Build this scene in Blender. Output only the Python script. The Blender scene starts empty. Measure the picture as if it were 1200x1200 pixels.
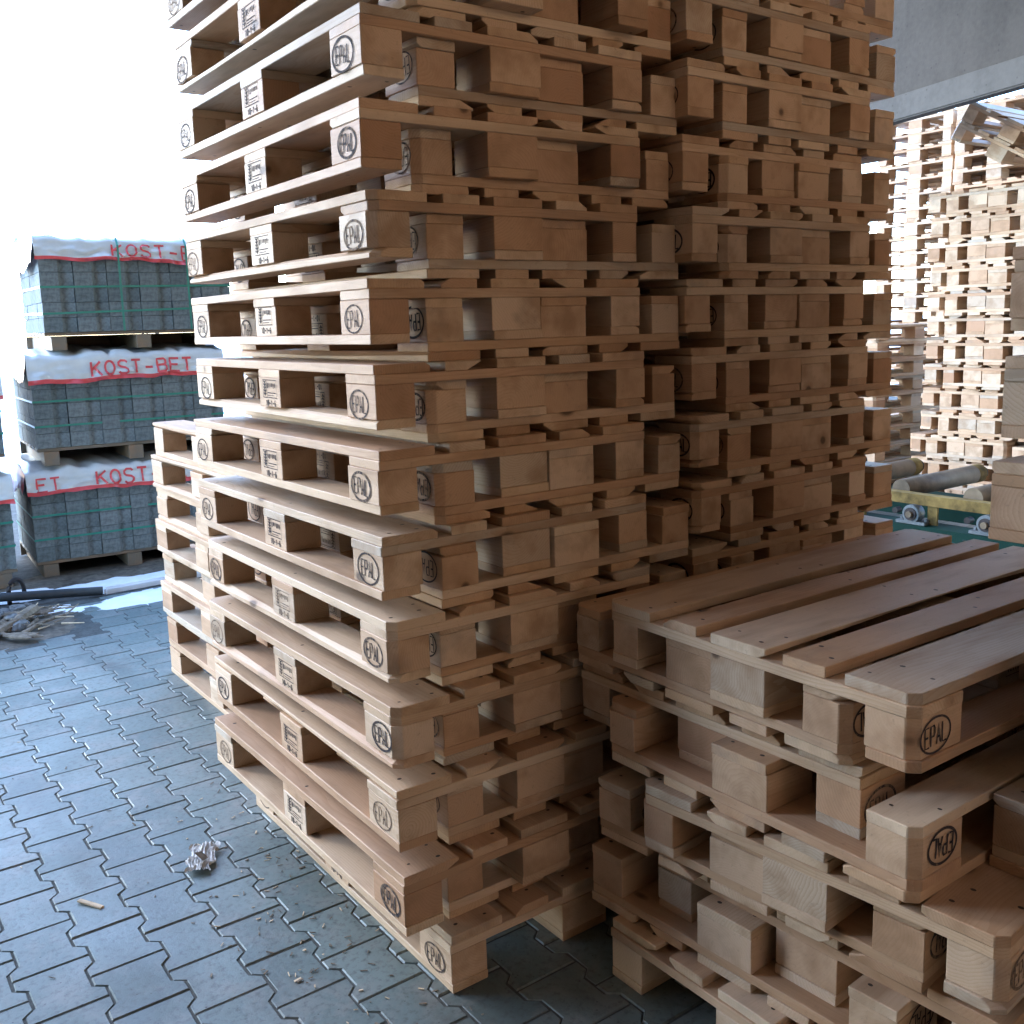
import bpy, bmesh, math, random
from mathutils import Vector, Matrix, noise
PI = math.pi
R_ = math.radians
scene = bpy.context.scene
COL = scene.collection

# ------------------------------------------------------------------ helpers
def link(name, me, parent=None, loc=(0, 0, 0), rot=(0, 0, 0)):
    o = bpy.data.objects.new(name, me)
    COL.objects.link(o)
    o.location = loc
    o.rotation_euler = rot
    if parent is not None:
        o.parent = parent
    return o

def tag(o, label, cat, group=None):
    o['label'] = label
    o['category'] = cat
    if group:
        o['group'] = group
    return o

def thing(name, label, cat, loc=(0, 0, 0), rot=(0, 0, 0), group=None):
    return tag(link(name, None, None, loc, rot), label, cat, group)

def struct(o, kind='structure'):
    o['kind'] = kind
    return o

class MB:
    """collects verts and faces for one mesh"""
    def __init__(self):
        self.v, self.f, self.m = [], [], []
    def add(self, vs, fs, mi=0):
        b = len(self.v)
        self.v += [tuple(p) for p in vs]
        for f in fs:
            self.f.append(tuple(b + i for i in f))
            self.m.append(mi)
    def box(self, x0, y0, z0, x1, y1, z1, mi=0, mat=None):
        vs = [Vector(p) for p in ((x0, y0, z0), (x1, y0, z0), (x1, y1, z0), (x0, y1, z0), (x0, y0, z1), (x1, y0, z1), (x1, y1, z1), (x0, y1, z1))]
        if mat is not None:
            vs = [mat @ p for p in vs]
        self.add(vs, ((0, 3, 2, 1), (4, 5, 6, 7), (0, 1, 5, 4), (1, 2, 6, 5), (2, 3, 7, 6), (3, 0, 4, 7)), mi)
    def tube(self, pts, rads, n=10, mi=0, cap=True):
        pts = [Vector(p) for p in pts]
        rings = []
        for i, p in enumerate(pts):
            d = (pts[min(i + 1, len(pts) - 1)] - pts[max(i - 1, 0)]).normalized()
            a = Vector((0, 0, 1)) if abs(d.z) < .9 else Vector((1, 0, 0))
            s = d.cross(a).normalized()
            t = d.cross(s)
            r = rads[i] if hasattr(rads, '__len__') else rads
            rings.append([p + (s * math.cos(2 * PI * k / n) + t * math.sin(2 * PI * k / n)) * r for k in range(n)])
        vs = [p for r in rings for p in r]
        fs = []
        for i in range(len(rings) - 1):
            for k in range(n):
                fs.append((i * n + k, (i + 1) * n + k, (i + 1) * n + (k + 1) % n, i * n + (k + 1) % n))
        if cap:
            fs.append(tuple(range(n)))
            fs.append(tuple(reversed(range((len(rings) - 1) * n, len(rings) * n))))
        self.add(vs, fs, mi)
    def mesh(self, name, mats, smooth=False, bevel=0, seg=2):
        me = bpy.data.meshes.new(name)
        me.from_pydata(self.v, [], self.f)
        for i, mi in enumerate(self.m):
            me.polygons[i].material_index = mi
        for m in mats:
            me.materials.append(m)
        bm = bmesh.new()
        bm.from_mesh(me)
        bmesh.ops.recalc_face_normals(bm, faces=bm.faces)
        if bevel:
            bmesh.ops.bevel(bm, geom=list(bm.edges), offset=bevel, segments=seg, affect='EDGES', clamp_overlap=True)
        bm.to_mesh(me)
        bm.free()
        if smooth:
            for p in me.polygons:
                p.use_smooth = True
        me.update()
        return me

# ------------------------------------------------------------------ materials
class NT:
    def __init__(self, name):
        self.mat = bpy.data.materials.new(name)
        self.mat.use_nodes = True
        self.t = self.mat.node_tree
        self.b = self.t.nodes['Principled BSDF']
    def n(self, typ, **kw):
        nd = self.t.nodes.new(typ)
        for k, v in kw.items():
            if k.startswith('i_'):
                key = k[2:]
                nd.inputs[int(key) if key.isdigit() else key].default_value = v
            else:
                setattr(nd, k, v)
        return nd
    def l(self, a, b):
        self.t.links.new(a, b)
    def math(self, op, a, b=None, c=None, clamp=False):
        nd = self.n('ShaderNodeMath', operation=op, use_clamp=clamp)
        for i, x in enumerate((a, b, c)):
            if x is None:
                continue
            if isinstance(x, (int, float)):
                nd.inputs[i].default_value = x
            else:
                self.l(x, nd.inputs[i])
        return nd.outputs[0]
    def noise(self, vec, scale, detail=3, rough=.55, dist=0):
        nd = self.n('ShaderNodeTexNoise')
        nd.inputs['Scale'].default_value = scale
        nd.inputs['Detail'].default_value = detail
        nd.inputs['Roughness'].default_value = rough
        nd.inputs['Distortion'].default_value = dist
        if vec is not None:
            self.l(vec, nd.inputs['Vector'])
        return nd.outputs['Fac']
    def ramp(self, fac, stops, interp='LINEAR'):
        nd = self.n('ShaderNodeValToRGB')
        cr = nd.color_ramp
        cr.interpolation = interp
        while len(cr.elements) < len(stops):
            cr.elements.new(.5)
        for e, (p, c) in zip(cr.elements, stops):
            e.position = p
            e.color = (c, c, c, 1) if isinstance(c, (int, float)) else (*c, 1)
        self.l(fac, nd.inputs[0])
        return nd.outputs['Color']
    def mix(self, fac, a, b, mode='MIX'):
        nd = self.n('ShaderNodeMix', data_type='RGBA', blend_type=mode)
        for sock, x in ((nd.inputs[0], fac), (nd.inputs[6], a), (nd.inputs[7], b)):
            if isinstance(x, (int, float)):
                sock.default_value = x
            elif isinstance(x, tuple):
                sock.default_value = (*x, 1)
            else:
                self.l(x, sock)
        return nd.outputs[2]
    def vscale(self, vec, s):
        nd = self.n('ShaderNodeVectorMath', operation='MULTIPLY')
        self.l(vec, nd.inputs[0])
        nd.inputs[1].default_value = s
        return nd.outputs[0]
    def bump(self, h, strength=.3, dist=.002):
        nd = self.n('ShaderNodeBump')
        nd.inputs['Strength'].default_value = strength
        nd.inputs['Distance'].default_value = dist
        self.l(h, nd.inputs['Height'])
        self.l(nd.outputs[0], self.b.inputs['Normal'])
    def done(self, col=None, rough=.6, spec=.3):
        if col is not None:
            if isinstance(col, tuple):
                self.b.inputs['Base Color'].default_value = (*col, 1)
            else:
                self.l(col, self.b.inputs['Base Color'])
        if isinstance(rough, (int, float)):
            self.b.inputs['Roughness'].default_value = rough
        else:
            self.l(rough, self.b.inputs['Roughness'])
        self.b.inputs['Specular IOR Level'].default_value = spec
        return self.mat

def wood_mat(name, tones, dirt=.5):
    g = NT(name)
    tc = g.n('ShaderNodeTexCoord').outputs['Object']
    rnd = g.n('ShaderNodeObjectInfo').outputs['Random']
    wn = g.n('ShaderNodeTexWhiteNoise', noise_dimensions='1D')
    g.l(rnd, wn.inputs['W'])
    off = g.n('ShaderNodeVectorMath', operation='SCALE')
    g.l(wn.outputs['Color'], off.inputs[0]); off.inputs['Scale'].default_value = 11.0
    pv = g.n('ShaderNodeVectorMath', operation='ADD')
    g.l(tc, pv.inputs[0]); g.l(off.outputs[0], pv.inputs[1])
    P = pv.outputs[0]
    # pith axis runs along local y at a random place
    po = g.n('ShaderNodeVectorMath', operation='MULTIPLY_ADD')
    g.l(wn.outputs['Color'], po.inputs[0]); po.inputs[1].default_value = (.24, 0, .18); po.inputs[2].default_value = (-.12, 0, -.13)
    q = g.n('ShaderNodeVectorMath', operation='ADD')
    g.l(tc, q.inputs[0]); g.l(po.outputs[0], q.inputs[1])
    sx = g.n('ShaderNodeSeparateXYZ'); g.l(q.outputs[0], sx.inputs[0])
    warp = g.noise(g.vscale(P, (5, 1.6, 5)), 1.0, 2)
    r2 = g.math('ADD', g.math('MULTIPLY', sx.outputs[0], sx.outputs[0]), g.math('MULTIPLY', sx.outputs[2], sx.outputs[2]))
    rad = g.math('ADD', g.math('SQRT', r2), g.math('ADD', g.math('MULTIPLY', warp, .085), g.math('MULTIPLY', g.noise(g.vscale(P, (26, 3, 26)), 1.0, 3), .012)))
    ring = g.math('FRACT', g.math('MULTIPLY', rad, 150.0))
    ringc = g.math('POWER', ring, 2.2)
    fibre = g.noise(g.vscale(P, (420, 9, 420)), 1.0, 3, .6)
    blot = g.noise(g.vscale(P, (9, 2.2, 9)), 1.0, 3, .6)
    ringk = g.math('MULTIPLY', g.noise(g.vscale(P, (2.5, 1.2, 2.5)), 1.0, 2), g.math('MULTIPLY_ADD', rnd, .7, .35))
    tone = g.ramp(rnd, tones)
    dark = g.mix(1.0, tone, (.66, .55, .44), 'MULTIPLY')
    c = g.mix(g.math('MULTIPLY', g.math('MULTIPLY', ringc, ringk), .85), tone, dark)
    c = g.mix(g.math('MULTIPLY', g.math('SUBTRACT', 1.0, fibre), .42), c, dark)
    # blotches / heartwood / stain
    bl = g.ramp(blot, [(.46, 0.0), (.68, 1.0)])
    c = g.mix(g.math('MULTIPLY', bl, .62), c, (.30, .17, .085))
    st = g.ramp(g.noise(g.vscale(P, (3.1, 1.4, 3.1)), 1.0, 4, .65), [(.6, 0.0), (.72, 1.0)])
    c = g.mix(g.math('MULTIPLY', st, dirt * .55), c, (.17, .155, .14))
    # knots
    vo = g.n('ShaderNodeTexVoronoi'); g.l(g.vscale(P, (6.5, 3.2, 6.5)), vo.inputs['Vector']); vo.inputs['Scale'].default_value = 1.0
    sep = g.n('ShaderNodeSeparateXYZ'); g.l(vo.outputs['Color'], sep.inputs[0])
    kz = g.math('GREATER_THAN', sep.outputs[0], .45)
    kn = g.math('MULTIPLY', g.ramp(vo.outputs['Distance'], [(.055, 1.0), (.10, 0.0)]), kz)
    halo = g.math('MULTIPLY', g.ramp(vo.outputs['Distance'], [(.06, 1.0), (.22, 0.0)]), kz)
    c = g.mix(g.math('MULTIPLY', halo, .45), c, (.30, .15, .06))
    c = g.mix(g.math('MULTIPLY', kn, .85), c, (.075, .037, .018))
    # rub marks / dust
    sp = g.ramp(g.noise(P, 95, 4, .7), [(.60, 0.0), (.74, 1.0)])
    c = g.mix(g.math('MULTIPLY', sp, .35 * dirt + .05), c, (.10, .075, .05))
    g.bump(g.math('ADD', fibre, g.math('MULTIPLY', ring, .4)), .38, .0015)
    return g.done(c, g.math('ADD', .42, g.math('MULTIPLY', blot, .32)), .40)

PINE = [(0, (0.744, 0.601, 0.442)), (.14, (0.642, 0.460, 0.298)), (.28, (0.559, 0.360, 0.216)), (.44, (0.714, 0.554, 0.401)), (.58, (0.610, 0.403, 0.257)), (.7, (0.486, 0.303, 0.180)), (.8, (0.683, 0.513, 0.350)), (.9, (0.497, 0.439, 0.365)), (1, (0.704, 0.523, 0.359))]
M_wood = wood_mat('pine_wood', PINE, .75)
M_block = wood_mat('block_wood', [(0, (0.704, 0.538, 0.381)), (.15, (0.559, 0.355, 0.216)), (.3, (0.724, 0.569, 0.422)), (.44, (0.621, 0.428, 0.278)), (.58, (0.455, 0.256, 0.144)), (.7, (0.672, 0.486, 0.334)), (.82, (0.538, 0.324, 0.185)), (.92, (0.548, 0.460, 0.359)), (1, (0.683, 0.513, 0.359))], .8)
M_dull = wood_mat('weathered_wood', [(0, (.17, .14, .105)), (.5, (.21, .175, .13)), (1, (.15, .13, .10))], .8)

def ink_mat():
    g = NT('burnt_stamp_ink')
    tc = g.n('ShaderNodeTexCoord').outputs['Object']
    rnd = g.n('ShaderNodeObjectInfo').outputs['Random']
    wear = g.math('ADD', g.math('MULTIPLY', g.noise(tc, 140, 3, .6), .8), g.math('MULTIPLY', g.noise(g.vscale(tc, (30, 30, 30)), 1, 2), .6))
    n = g.ramp(g.math('ADD', wear, g.math('MULTIPLY', rnd, .25)), [(.80, 0.0), (1.1, 1.0)])
    return g.done(g.mix(g.math('MULTIPLY', n, .75), (.055, .046, .048), (.36, .25, .16)), .8, .1)
M_ink = ink_mat()
def plain(name, col, rough=.6, spec=.3, var=.25, scale=30, metal=0, bump=0):
    g = NT(name)
    tc = g.n('ShaderNodeTexCoord').outputs['Object']
    a = g.noise(tc, scale, 4, .6)
    b = g.noise(tc, scale * .17, 3, .6)
    f = g.math('ADD', g.math('MULTIPLY', a, .5), g.math('MULTIPLY', b, .5))
    d = tuple(x * (1 - var) for x in col)
    e = tuple(min(1, x * (1 + var)) for x in col)
    c = g.ramp(f, [(.32, d), (.68, e)])
    g.b.inputs['Metallic'].default_value = metal
    if bump:
        g.bump(a, bump, .003)
    return g.done(c, rough, spec)
M_nail = plain('nail_steel', (.07, .055, .045), .5, .4, .3, 200, .6)
M_joint = plain('sand_joint', (.085, .09, .085), .95, .1, .4, 60)
M_rubble = plain('crumbled_soil', (.135, .118, .095), .95, .1, .6, 26, 0, .6)
M_stone = plain('grey_stone', (.15, .15, .145), .85, .2, .45, 22, 0, .5)
M_snow = plain('old_snow', (.80, .83, .85), .7, .3, .12, 9, 0, .3)
M_bark = plain('bark_wood', (.20, .165, .125), .9, .1, .6, 40, 0, .6)
M_chip = plain('pale_splinter', (.55, .43, .29), .8, .2, .25, 60)
M_pipe = plain('dark_pipe', (.03, .035, .038), .5, .4, .3, 30)
M_rust = plain('dark_iron', (.035, .03, .03), .6, .4, .4, 60, .5)
M_strap = plain('green_strap', (.02, .22, .16), .35, .5, .15, 30)
M_red = plain('red_print', (.66, .085, .09), .3, .4, .12, 20)
M_yellow = plain('worn_yellow_paint', (.15, .105, .035), .75, .15, .8, 16)
M_green = plain('green_paint', (.004, .03, .023), .7, .12, .25, 8)
M_roller = plain('rolled_steel', (.13, .10, .065), .55, .4, .6, 9, .25)
M_bear = plain('cast_iron', (.13, .15, .16), .5, .5, .3, 60, .6)
M_film = plain('white_film', (.60, .64, .64), .2, .6, .14, 9, 0, .4)
M_scrap = plain('dirty_film', (.50, .49, .46), .6, .25, .35, 60)

def concrete_mat(name, base, streak=True):
    g = NT(name)
    tc = g.n('ShaderNodeTexCoord').outputs['Object']
    a = g.noise(tc, 1.3, 5, .62)
    b = g.noise(tc, 28, 4, .6)
    s = g.noise(g.vscale(tc, (5, 5, .5)), 1.0, 3, .6)
    f = g.math('ADD', g.math('MULTIPLY', a, .5), g.math('ADD', g.math('MULTIPLY', b, .25), g.math('MULTIPLY', s, .25)))
    c = g.ramp(f, [(.3, tuple(x * .62 for x in base)), (.5, base), (.7, tuple(min(1, x * 1.25) for x in base))])
    v = g.n('ShaderNodeTexVoronoi'); g.l(tc, v.inputs['Vector']); v.inputs['Scale'].default_value = 14
    hole = g.ramp(v.outputs['Distance'], [(.06, 1.0), (.12, 0.0)])
    c = g.mix(g.math('MULTIPLY', hole, .45), c, tuple(x * .35 for x in base))
    g.bump(b, .35, .004)
    return g.done(c, .85, .2)
M_conc = concrete_mat('cast_concrete', (.068, .060, .053))
M_ledge_lit = concrete_mat('lit_ledge_concrete', (.098, .092, .085))  # paler copy of the beam concrete, yard light put into its colour
M_warmbounce = concrete_mat('warm_bounce_render', (.60, .37, .215))  # warm pale tint set to bounce light off roof and added walls

M_brown = concrete_mat('brown_render', (.20, .12, .07))  # darker tint for the added left side, to bounce less light
M_tan = concrete_mat('tan_render', (.62, .35, .18))  # warm tint of the added building, set for its bounce
def paver_mat():
    g = NT('paving_concrete')
    geo = g.n('ShaderNodeNewGeometry').outputs['Position']
    at = g.n('ShaderNodeAttribute', attribute_name='tone')
    a = g.noise(geo, 1.1, 5, .62)
    b = g.noise(geo, 55, 4, .65)
    s = g.noise(geo, 7, 5, .7, .4)
    base = g.ramp(at.outputs['Fac'], [(0, (.105, .145, .140)), (.5, (.150, .197, .188)), (1, (.20, .248, .236))])
    c = g.mix(g.ramp(a, [(.35, .0), (.68, .55)]), base, (.075, .098, .094))
    c = g.mix(g.ramp(s, [(.48, 0.0), (.68, .75)]), c, (.20, .205, .19))
    c = g.mix(g.ramp(b, [(.3, .65), (.5, 0.0)]), c, (.055, .056, .056))
    c = g.mix(g.ramp(g.noise(geo, 2.7, 5, .7), [(.58, 0.0), (.72, .6)]), c, (.075, .07, .062))
    c = g.mix(g.ramp(g.noise(g.vscale(geo, (2.2, .5, 1)), 1.0, 4, .6), [(.52, 0.0), (.66, .55)]), c, (.06, .072, .068))
    v = g.n('ShaderNodeTexVoronoi'); g.l(geo, v.inputs['Vector']); v.inputs['Scale'].default_value = 38
    sp = g.math('MULTIPLY', g.ramp(v.outputs['Distance'], [(.05, 1.0), (.11, 0.0)]), g.math('GREATER_THAN', g.noise(geo, 3.3, 3), .50))
    c = g.mix(g.math('MULTIPLY', sp, .75), c, (.03, .028, .026))
    g.bump(g.math('ADD', b, g.math('MULTIPLY', s, .6)), .45, .0025)
    return g.done(c, g.ramp(a, [(.3, .30), (.62, .6)]), .45)
M_paver = paver_mat()

def ground_mat():
    g = NT('yard_ground')
    geo = g.n('ShaderNodeNewGeometry').outputs['Position']
    sx = g.n('ShaderNodeSeparateXYZ'); g.l(geo, sx.inputs[0])
    a = g.noise(geo, .9, 5, .65)
    b = g.noise(geo, 17, 4, .7)
    dirt = g.ramp(g.math('ADD', g.math('MULTIPLY', a, .5), g.math('MULTIPLY', b, .5)), [(.33, (.025, .025, .024)), (.5, (.06, .058, .054)), (.68, (.13, .128, .12))])
    far = g.math('MULTIPLY_ADD', sx.outputs[1], .22, -1.75, clamp=True)
    k = g.ramp(g.math('ADD', g.math('MULTIPLY', a, .8), g.math('MULTIPLY', far, .55)), [(.58, 0.0), (.66, 1.0)])
    c = g.mix(k, dirt, (.78, .81, .83))
    g.bump(b, .6, .01)
    return g.done(c, .8, .2)
M_ground = ground_mat()

def paverblock_mat():
    g = NT('stacked_paver_concrete')
    tc = g.n('ShaderNodeTexCoord').outputs['Object']
    rnd = g.n('ShaderNodeObjectInfo').outputs['Random']
    b = g.noise(tc, 40, 4, .6)
    base = g.ramp(rnd, [(0, (.15, .18, .182)), (.5, (.18, .21, .212)), (1, (.21, .24, .24))])
    c = g.mix(g.ramp(b, [(.35, .5), (.6, 0.0)]), base, (.04, .042, .042))
    g.bump(b, .3, .003)
    return g.done(c, .85, .2)
M_pblock = paverblock_mat()

# ------------------------------------------------------------------ pallet parts
def plank(L, W, H, seed, cut=(), wane=None, nails=(), nailz=1, marks=None, mats=None, seg=8, name='plank', rough=.0008):
    """timber along local y, centred on its origin. cut: corners (sx,sy) sawn off in plan"""
    rnd = random.Random(seed)
    mb = MB()
    e, cc = .0016, .019
    st = [-L / 2, -L / 2 + e]
    n = max(2, seg)
    inner = [-L / 2 + L * k / n for k in range(1, n)]
    if any(s[1] < 0 for s in cut): inner.insert(0, -L / 2 + cc)
    if any(s[1] > 0 for s in cut): inner.append(L / 2 - cc)
    st += sorted(inner) + [L / 2 - e, L / 2]
    bow = rnd.uniform(-.0015, .0015)
    rings = []
    for i, y in enumerate(st):
        end = i in (0, len(st) - 1)
        xl, xr = -W / 2, W / 2
        for sx, sy in cut:
            d = (y + L / 2) if sy < 0 else (L / 2 - y)
            inset = max(0.0, cc - d)
            if sx < 0: xl += inset
            else: xr -= inset
        zb, zt = -H / 2, H / 2
        if end: xl += e; xr -= e; zb += e; zt -= e
        elif 1 < i < len(st) - 2:
            xl += rnd.uniform(-rough, rough); xr += rnd.uniform(-rough, rough)
            dz = bow * (1 - (2 * y / L) ** 2)
            zt += rnd.uniform(-rough, rough) * .4
        c = [[.0016, .0016] for _ in range(4)]
        if wane:
            k, w0, h0 = wane
            f = 1 + .35 * math.sin(y * 5 + seed) + rnd.uniform(-.06, .06)
            c[k] = [w0 * max(.2, f), min(H * .85, h0 * max(.25, f))]
        bl, br, tr, tl = c
        rings.append([(xl + bl[0], y, zb), (xr - br[0], y, zb), (xr, y, zb + br[1]), (xr, y, zt - tr[1]), (xr - tr[0], y, zt), (xl + tl[0], y, zt), (xl, y, zt - tl[1]), (xl, y, zb + bl[1])])
    if wane:   # round the wane with one more ring point is not needed at this size
        pass
    vs = [p for r in rings for p in r]
    fs = []
    for i in range(len(rings) - 1):
        for k in range(8):
            fs.append((i * 8 + k, i * 8 + (k + 1) % 8, (i + 1) * 8 + (k + 1) % 8, (i + 1) * 8 + k))
    fs.append(tuple(reversed(range(8))))
    fs.append(tuple(range((len(rings) - 1) * 8, len(rings) * 8)))
    mb.add(vs, fs, 0)
    for (x, y) in nails:
        x += rnd.uniform(-.009, .009); y += rnd.uniform(-.012, .012)
        r = rnd.uniform(.0032, .0048)
        z = nailz * (H / 2 + .0006)
        a0 = rnd.uniform(0, 6)
        mb.add([(x + r * 1.3 * math.cos(a0 + k * PI / 4), y + r * math.sin(a0 + k * PI / 4), z) for k in range(8)], [tuple(range(8)) if nailz > 0 else tuple(reversed(range(8)))], 1)
    if marks:
        for poly, w in marks:
            ribbon(mb, poly, w, lambda u, v: (-W / 2 - .0006 - rough, -u, v), 2)
    me = mb.mesh(name, mats or [M_wood, M_nail, M_ink])
    return me

def ribbon(mb, pts, w, fn, mi, closed=False):
    """a stroke of width w laid on the surface fn(u, v)"""
    n = len(pts)
    L, Rr = [], []
    for i in range(n):
        a = pts[max(i - 1, 0)] if not (closed and i == 0) else pts[-2]
        b = pts[min(i + 1, n - 1)] if not (closed and i == n - 1) else pts[1]
        dx, dy = b[0] - a[0], b[1] - a[1]
        d = math.hypot(dx, dy) or 1
        nx, ny = -dy / d * w / 2, dx / d * w / 2
        L.append(fn(pts[i][0] + nx, pts[i][1] + ny)); Rr.append(fn(pts[i][0] - nx, pts[i][1] - ny))
    mb.add(L + Rr, [(i, i + 1, n + i + 1, n + i) for i in range(n - 1)], mi)

GL = {
 'E': [[(1, 1), (0, 1), (0, 0), (1, 0)], [(0, .52), (.8, .52)]],
 'P': [[(0, 0), (0, 1), (.8, 1), (1, .86), (1, .62), (.8, .48), (0, .48)]],
 'A': [[(0, 0), (.5, 1), (1, 0)], [(.2, .35), (.8, .35)]],
 'L': [[(0, 1), (0, 0), (1, 0)]],
 'K': [[(0, 0), (0, 1)], [(.95, 1), (.05, .45)], [(.3, .62), (1, 0)]],
 'O': [[(.5 + .5 * math.cos(a * PI / 8), .5 + .5 * math.sin(a * PI / 8)) for a in range(17)]],
 'S': [[(.95, .85), (.75, .98), (.3, 1), (.05, .85), (.05, .66), (.25, .54), (.75, .46), (.95, .32), (.95, .14), (.7, .01), (.25, .01), (.02, .14)]],
 'T': [[(0, 1), (1, 1)], [(.5, 1), (.5, 0)]],
 'B': [[(0, 0), (0, 1), (.75, 1), (.92, .88), (.92, .64), (.75, .53), (0, .53)], [(.75, .53), (1, .4), (1, .13), (.8, 0), (0, 0)]],
 '-': [[(.1, .45), (.9, .45)]],
 '1': [[(.2, .75), (.55, 1), (.55, 0)]],
 '0': [[(.5 + .42 * math.cos(a * PI / 6), .5 + .5 * math.sin(a * PI / 6)) for a in range(13)]],
 '6': [[(.85, .95), (.4, .9), (.1, .4), (.2, .05), (.7, 0), (.92, .25), (.75, .5), (.15, .42)]],
}
def glyphs(text, u0, v0, cw, h, gap):
    out = []
    u = u0
    for ch in text:
        if ch in GL:
            for s in GL[ch]:
                out.append([(u + x * cw, v0 + y * h) for x, y in s])
        u += cw + gap
    return out

def oval_mark(rnd):
    k = rnd.uniform(.88, 1.02)
    dx, dz = rnd.uniform(-.012, .010), rnd.uniform(-.008, .001)
    t, wk = rnd.uniform(-.07, .07), rnd.uniform(.75, 1.3)
    m = [([(dx + .049 * k * math.cos(a * PI / 16), dz + .035 * k * math.sin(a * PI / 16)) for a in range(33)], .0048)]
    for s in glyphs('EPAL', -.0325 + dx, -.0185 + dz, .0125, .037, .0052):
        m.append((s, .0044 * wk))
    ct, st = math.cos(t), math.sin(t)
    return [([(dx + (u - dx) * ct - (v - dz) * st, dz + (u - dx) * st + (v - dz) * ct) for u, v in p], w * (wk if i == 0 else 1)) for i, (p, w) in enumerate(m)]

def info_mark(rnd):
    dx, dz = rnd.uniform(-.004, .004), rnd.uniform(-.003, .004)
    m = []
    x0, x1, z0, z1 = -.046 + dx, .046 + dx, -.012 + dz, .035 + dz
    m.append(([(x0, z0), (x1, z0), (x1, z1), (x0, z1), (x0, z0)], .0024))
    # plant emblem in a column on the left, seen as dense strokes
    m.append(([(x0 + .026, z0), (x0 + .026, z1)], .002))
    m.append(([(x0 + .013, z0 + .004), (x0 + .013, z1 - .004)], .005))
    for k in range(5):
        z = z0 + .007 + k * .0082
        m.append(([(x0 + .004, z + .005), (x0 + .013, z), (x0 + .022, z + .005)], .0032))
    # code row: short bars, then a rule
    for k in range(6):
        u = x0 + .033 + k * .0098
        h = rnd.choice((.010, .014, .012))
        m.append(([(u, z1 - .008), (u, z1 - .008 - h)], rnd.uniform(.003, .0062)))
    m.append(([(x0 + .031, z0 + .013), (x1 - .006, z0 + .013)], .0026))
    m.append(([(x0 + .031, z0 + .006), (x1 - .02, z0 + .006)], .0018))
    for s in glyphs('10-1-6', -.030 + dx, -.034 + dz, .0085, .015, .003):
        m.append((s, .0036))
    return m

rr = random.Random(11)
def nail_rows(W, ys, k):
    out = []
    for y in ys:
        if k == 3: out += [(-W * .3, y - .03), (W * .3, y + .03), (W * .25, y - .035)]
        else: out += [(-W * .25, y + .03), (W * .25, y - .03)]
    return out
NY = (-.5275, 0, .5275)
PART = {}
PART['deck_out'] = [plank(1.2, .145, .022, 100 + i, cut=((-1, -1), (-1, 1)), wane=w, nails=nail_rows(.145, NY, 3), name='deck_board') for i, w in enumerate((None, None, (1, .028, .012), None, (0, .012, .010)))]
PART['deck_mid'] = [plank(1.2, .145, .022, 120 + i, wane=w, nails=nail_rows(.145, NY, 3), name='deck_board') for i, w in enumerate((None, (1, .03, .014), None, (2, .022, .013), None))]
PART['deck_thin'] = [plank(1.2, .100, .022, 140 + i, wane=w, nails=nail_rows(.1, NY, 2), name='deck_board') for i, w in enumerate((None, (0, .022, .013), None, (1, .03, .016), (3, .02, .012)))]
PART['stringer_end'] = [plank(.8, .145, .022, 160 + i, cut=((-1, -1), (-1, 1)), wane=w, name='stringer_board') for i, w in enumerate((None, None, (1, .012, .008), None))]
PART['stringer_mid'] = [plank(.8, .145, .022, 170 + i, name='stringer_board') for i in range(2)]
BN = nail_rows(.1, NY, 2)
PART['bottom_out'] = [plank(1.2, .1, .022, 180 + i, cut=((-1, -1), (-1, 1)), wane=w, nails=BN, nailz=-1, name='bottom_board') for i, w in enumerate((None, (3, .014, .009), None))]
PART['bottom_mid'] = [plank(1.2, .145, .022, 190 + i, nails=nail_rows(.145, NY, 3), nailz=-1, name='bottom_board') for i in range(2)]
BM = [M_block, M_nail, M_ink]
PART['corner_a'] = [plank(.145, .1, .078, 2000 + i, cut=((-1, -1),), marks=oval_mark(rr), mats=BM, seg=3, name='block', rough=.0006) for i in range(9)]
PART['corner_b'] = [plank(.145, .1, .078, 2100 + i, cut=((-1, 1),), marks=oval_mark(rr), mats=BM, seg=3, name='block', rough=.0006) for i in range(9)]
PART['side'] = [plank(.145, .1, .078, 220 + i, marks=info_mark(rr), mats=BM, seg=3, name='block', rough=.0006) for i in range(4)]
PART['inner'] = [plank(.145, .145, .078, 230 + i, mats=BM, seg=3, name='block', rough=.0006) for i in range(4)]
# plain variants for far, unstamped pallets
PART['corner_a0'] = [plank(.145, .1, .078, 240 + i, cut=((-1, -1),), mats=BM, seg=3, name='block') for i in range(2)]
PART['corner_b0'] = [plank(.145, .1, .078, 250 + i, cut=((-1, 1),), mats=BM, seg=3, name='block') for i in range(2)]
PART['side0'] = [plank(.145, .1, .078, 260 + i, mats=BM, seg=3, name='block') for i in range(2)]

for i, w in enumerate((None, (1, .028, .012), None, (0, .012, .010), (2, .014, .009))):
    PART.setdefault('deck_out_sq', []).append(plank(1.2, .145, .022, 300 + i, wane=w, nails=nail_rows(.145, NY, 3), name='deck_board'))
for i, w in enumerate((None, None, (1, .012, .008), None)):
    PART.setdefault('stringer_end_sq', []).append(plank(.8, .145, .022, 310 + i, wane=w, name='stringer_board'))
for i, w in enumerate((None, (3, .014, .009), None)):
    PART.setdefault('bottom_out_sq', []).append(plank(1.2, .1, .022, 320 + i, wane=w, nails=BN, nailz=-1, name='bottom_board'))
for kk in ('corner_a', 'corner_b'):
    for i in range(10):
        PART.setdefault(kk + '_sq', []).append(plank(.145, .1, .078, 2200 + i + (50 if kk[-1] == 'b' else 0), marks=oval_mark(rr), mats=BM, seg=3, name='block', rough=.0006))
    PART[kk + '0_sq'] = PART['side0']
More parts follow.
